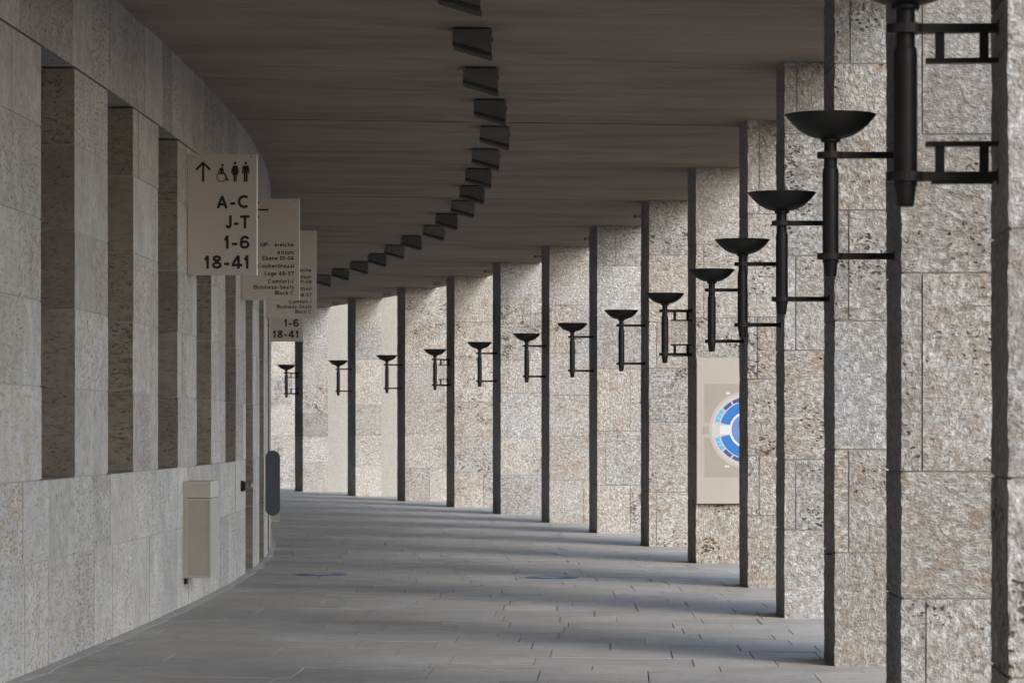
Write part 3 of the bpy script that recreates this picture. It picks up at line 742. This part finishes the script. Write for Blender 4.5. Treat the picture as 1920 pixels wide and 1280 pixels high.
def sign_vip(s_, label):
    r = sign_base(s_, label); Y = -.0015
    def q(x, y): return ((x-457)/P2, (561.7-y)/P2)
    m = MB(); seg(m, q(508, 396), q(475, 396), .019, Y); seg(m, q(489.5, 382), q(475, 396.8), .019, Y-.0003); seg(m, q(489.5, 410), q(475, 395.2), .019, Y-.0006); m.build('arrow', M_INK, r)
    lettering(r, 'VIP-', (508.5-457)/P2+.008, (561.7-464)/P2, .0455, .18, width=18.5/P2)
    for body, y1, wd in (('ereiche', 464, 36), ('Atrium', 478.2, 31.5), ('Ebene 01-04', 488.8, 58.5), ('Coubertinsaal', 503, 67), ('Loge 48-57', 517, 54), ('Comfort-/', 531.3, 48), ('Business-Seats', 542, 74.5), ('Block C', 552.7, 35.5)):
        lettering(r, body, (554.5-457)/P2, (561.7-y1)/P2, .0455, .18, width=wd/P2)
    return r
sign_wc(7.1, 'beige sign with arrow, toilet symbols, A-C, J-T, 1-6, 18-41, nearest and largest')
sign_vip(13.35, 'second beige sign, left arrow above VIP, Atrium and Loge 48-57 lines')
sign_vip(19.55, 'third beige sign, smaller VIP list half covered by the one before it')
sign_wc(31.9, 'fourth beige sign, only 1-6 and 18-41 showing below the others')
r = sign_base(38.3, 'small grey sign fragment ending in nd below the fourth sign', .44, 3.05, 3.6, M_SIGN2)
lettering(r, 'nd', .385, .09, .075, .12, mat=M_INK2)

# ------------------------------------------------------------------ things fixed to the left wall
def cabinet(s_, label, zb=.33, h=.885, d=.25, ln=.72):
    ww = wall_w(s_); x, y = fr(s_, ww)
    r = thing('wall_cabinet', label, 'cabinet', (x, y, zb), -heading(s_), 'beige perforated cabinets on the slotted wall')
    m = MB(); m.box(.0, .03, .0, ln, 0, h); m.build('back_plate', M_BEIGE, r)
    m = MB(); m.lattice(.03, d, .0, ln, .0, h-.155, (9, 9, 9), None, (1, 0, 0, 0), 0, 0)
    m.build('grille', M_PERF, r)
    m = MB(); m.box(.03, d, 0, ln, h-.150, h); m.build('lid', M_BEIGE, r)
    m = MB()
    for a_ in ((.028, .045, -.004, .0, 0, h-.155), (d-.012, d+.003, -.004, .012, 0, h-.155), (.045, d-.012, -.004, 0, 0, .02), (.045, d-.012, -.004, 0, h-.175, h-.157)): m.box(*a_)
    m.build('trim', M_BEIGE, r)
    m = MB(); m.box(.0, .02, .1, .2, -.06, 0); m.build('bracket', M_BLACK, r)
    return r
cabinet(6.75, 'beige perforated metal cabinet on the near wall below the first sign')
cabinet(31.6, 'far beige cabinet peeping out below the slate rounded panel', .19)
s_ = 13.3; x, y = fr(s_, wall_w(s_))
r = thing('hose_coupling', 'grey capped hose coupling sticking out of the wall beside the doorway', 'pipe coupling', (x, y, 1.065), -heading(s_))
def xl(m, prof, cz=0):                                             # lathe about the x axis
    k = MB(); k.lathe([(r_, z_) for r_, z_ in prof], 0, 0, 24)
    P = np.concatenate(k.v); m.poly(P[:, [2, 1, 0]], [tuple(f) for q in k.q for f in q])
m = MB(); xl(m, [(.001, 0), (.06, 0), (.06, .035), (.05, .035), (.05, .05)]); m.build('flange', M_BLACK, r, smooth=35, recalc=True)
m = MB(); xl(m, [(.05, .05), (.074, .052), (.076, .06), (.076, .085), (.068, .09), (.068, .10), (.076, .105), (.076, .13), (.07, .14), (.001, .142)]); m.build('cap', M_STEEL, r, smooth=35, recalc=True)
x, y = fr(12.75, wall_w(12.75))
r = thing('notice_strip', 'tiny white notice strip on the pier above the hose coupling', 'label', (x, y, 1.40), -heading(12.75))
m = MB(); m.box(0, .006, -.07, .07, 0, .17); m.build('plate', M_WHITE, r)
m = MB(); m.box(.006, .008, -.07, .07, .14, .17); m.box(.006, .008, -.07, .07, 0, .02); m.build('band', plain('orange_print', (.5, .2, .12), .6), r)
s_ = 19.3; x, y = fr(s_, wall_w(s_))
r = thing('rounded_panel', 'slate blue upright panel with rounded ends projecting from the wall', 'panel', (x, y, .59), -heading(s_))
n = 14; out = []; R_ = .093; H_ = .83
for k in range(n+1): a_ = math.pi*k/n; out.append((R_+R_*math.cos(a_)*1.0+.0, H_-R_+R_*math.sin(a_)))
for k in range(n+1): a_ = math.pi+math.pi*k/n; out.append((R_+R_*math.cos(a_), R_+R_*math.sin(a_)))
m = MB(); m.prism(out, 0, .05); m.build('board', M_SLATE, r, recalc=True)
m = MB(); m.box(-.02, .05, .051, .08, .2, .66); m.build('bracket', M_STEEL, r)

# ------------------------------------------------------------------ stadium map board on pillar 6
x, y, a = pillar_frame(6)
n_ = Vector((math.cos(a), -math.sin(a))); t_ = Vector((math.sin(a), math.cos(a)))
r = thing('map_board', 'tall beige board with blue round seating plan, half hidden by a pillar', 'information board', (x+n_.x*.005-t_.x*.05, y+n_.y*.005-t_.y*.05, .755), -a)
BW, BH = 1.30, 1.835
m = MB(); m.box(0, BW, 0, .035, 0, BH); m.build('panel', plain('beige_print', (.33, .31, .285), .5, 0, .02, 2), r)
m = MB(); m.box(.01, BW-.01, .002, .04, -.012, -.001); m.build('ledge', M_IRON, r)
def ring(m, cx, cz, r0, r1, a0, a1, y, n=24, mat=0):
    for k in range(n):
        t0 = math.radians(a0+(a1-a0)*k/n); t1 = math.radians(a0+(a1-a0)*(k+1)/n)
        P = [(cx+r0*math.cos(t0), y, cz+r0*math.sin(t0)), (cx+r1*math.cos(t0), y, cz+r1*math.sin(t0)), (cx+r1*math.cos(t1), y, cz+r1*math.sin(t1)), (cx+r0*math.cos(t1), y, cz+r0*math.sin(t1))]
        m.poly(P, [(0, 1, 2, 3)], mat)
def ink(name, c): return plain(name, c, .5, 0, .03, 6)
I_TAUPE = ink('taupe_print', (.265, .245, .222)); I_PALE = ink('pale_print', (.36, .34, .315)); I_WHITE = ink('white_print', (.50, .52, .57))
I_BLUE = ink('blue_print', (.004, .115, .42)); I_SKY = ink('sky_print', (.07, .33, .55)); I_NAVY = ink('navy_print', (.02, .05, .20)); I_VIO = ink('violet_blue_print', (.10, .17, .40))
I_LINE = ink('light_blue_print', (.015, .20, .52))
cx, cz = .645, BH/2+.01
m = MB(); m.box(.095, BW-.095, -.001, -.0002, .11+.22, .83); m.box(.095, BW-.095, -.001, -.0002, 1.02, BH-.33); m.box(.07, .18, -.001, -.0002, .875, .975); m.build('plan_background', I_TAUPE, r)
Y = -.002
m = MB(); ring(m, cx, cz, .0, .49, 0, 360, Y, 64); m.build('plan_ring', I_PALE, r)
m = MB(); ring(m, cx, cz, .335, .455, 0, 360, Y-.0008, 64, 0); m.build('plan_ring', ink('grey_white_print', (.40, .40, .41)), r)
m = MB()
for sg in (1, -1):
    for q0, q1 in ((4, 88),):
        for side in (0, 180):
            b0 = side; 
            A0, A1 = (b0+sg*15, b0+sg*86)
            m = MB(); ring(m, cx, cz, .235, .355, A0, A1, Y-.0016, 20); m.build('seat_block', I_BLUE, r)
m = MB()
for sg in (1, -1):
    for side in (0, 180):
        for d_ in range(18, 85, 5): ring(m, cx, cz, .25, .345, side+sg*d_, side+sg*(d_+.9), Y-.0024, 1)
m.build('plan_lines', I_LINE, r)
for sg in (1, -1):
    for side in (0, 180): m = MB(); ring(m, cx, cz, .375, .425, side+sg*13, side+sg*38, Y-.0016, 8); m.build('plan_zone', I_SKY, r)
for sg in (1, -1):
    for side in (0, 180):
        for q0, q1 in ((41, 58), (61, 84)): m = MB(); ring(m, cx, cz, .368, .415, side+sg*q0, side+sg*q1, Y-.0016, 6); m.build('plan_zone', I_NAVY, r)
m = MB(); ring(m, cx, cz, .0, .235, 0, 360, Y-.0016, 48); m.box(cx-.352, cx+.352, Y-.0019, Y-.0017, cz-.058, cz+.058); m.build('plan_track', I_WHITE, r)
m = MB(); ring(m, cx, cz, .0, .207, 0, 360, Y-.0026, 48); m.build('plan_field', I_VIO, r)
m = MB()
for dx_, dz_ in ((-.30, .46), (-.31, -.46)):
    m.box(cx+dx_+.02, cx+dx_+.075, Y-.0016, Y-.0008, cz+dz_-.012, cz+dz_+.012)
for an, rr in ((151, .40), (158, .40), (166, .40), (209, .40), (202, .40), (194, .40), (172, .45), (188, .45)):
    xx, zz = cx+rr*math.cos(math.radians(an)), cz+rr*math.sin(math.radians(an)); m.box(xx-.007, xx+.007, Y-.0032, Y-.0024, zz-.007, zz+.007)
m.build('plan_marks', I_WHITE, r)

# ------------------------------------------------------------------ round floor stickers
for px_, py_, lab in ((601, 1076.4, 'round blue floor sticker on the paving nearer the left wall'), (1035, 1081.8, 'round blue floor sticker in the middle of the paving')):
    z_ = .04 if px_ < 700 else .02
    Yd = 6400*(EYE-z_)/(py_-802.86); Xd = (px_-960)*Yd/6400
    r = thing('floor_sticker', lab, 'floor sticker', (Xd, Yd, z_), 0, 'blue distance stickers on the paving')
    k = int(np.argmin((_FR[:, 0]-Xd)**2+(_FR[:, 1]-Yd)**2)); wv = (Xd-_FR[k, 0]); zz = rise(wv)+.0055
    r.location.z = zz
    m = MB(); m.prism_z([(.30*math.cos(2*math.pi*q/40), .30*math.sin(2*math.pi*q/40)) for q in range(40)], -.002, .0005); m.build('disc', M_BLUE, r)
    m = MB()
    for yy, x0, x1 in ((.12, -.10, .02), (.04, -.12, .10), (-.05, -.16, .14), (-.14, -.05, .06)):
        m.box(x0, x1, yy-.022, yy+.022, .001, .002)
    m.build('print', M_WHITE, r)
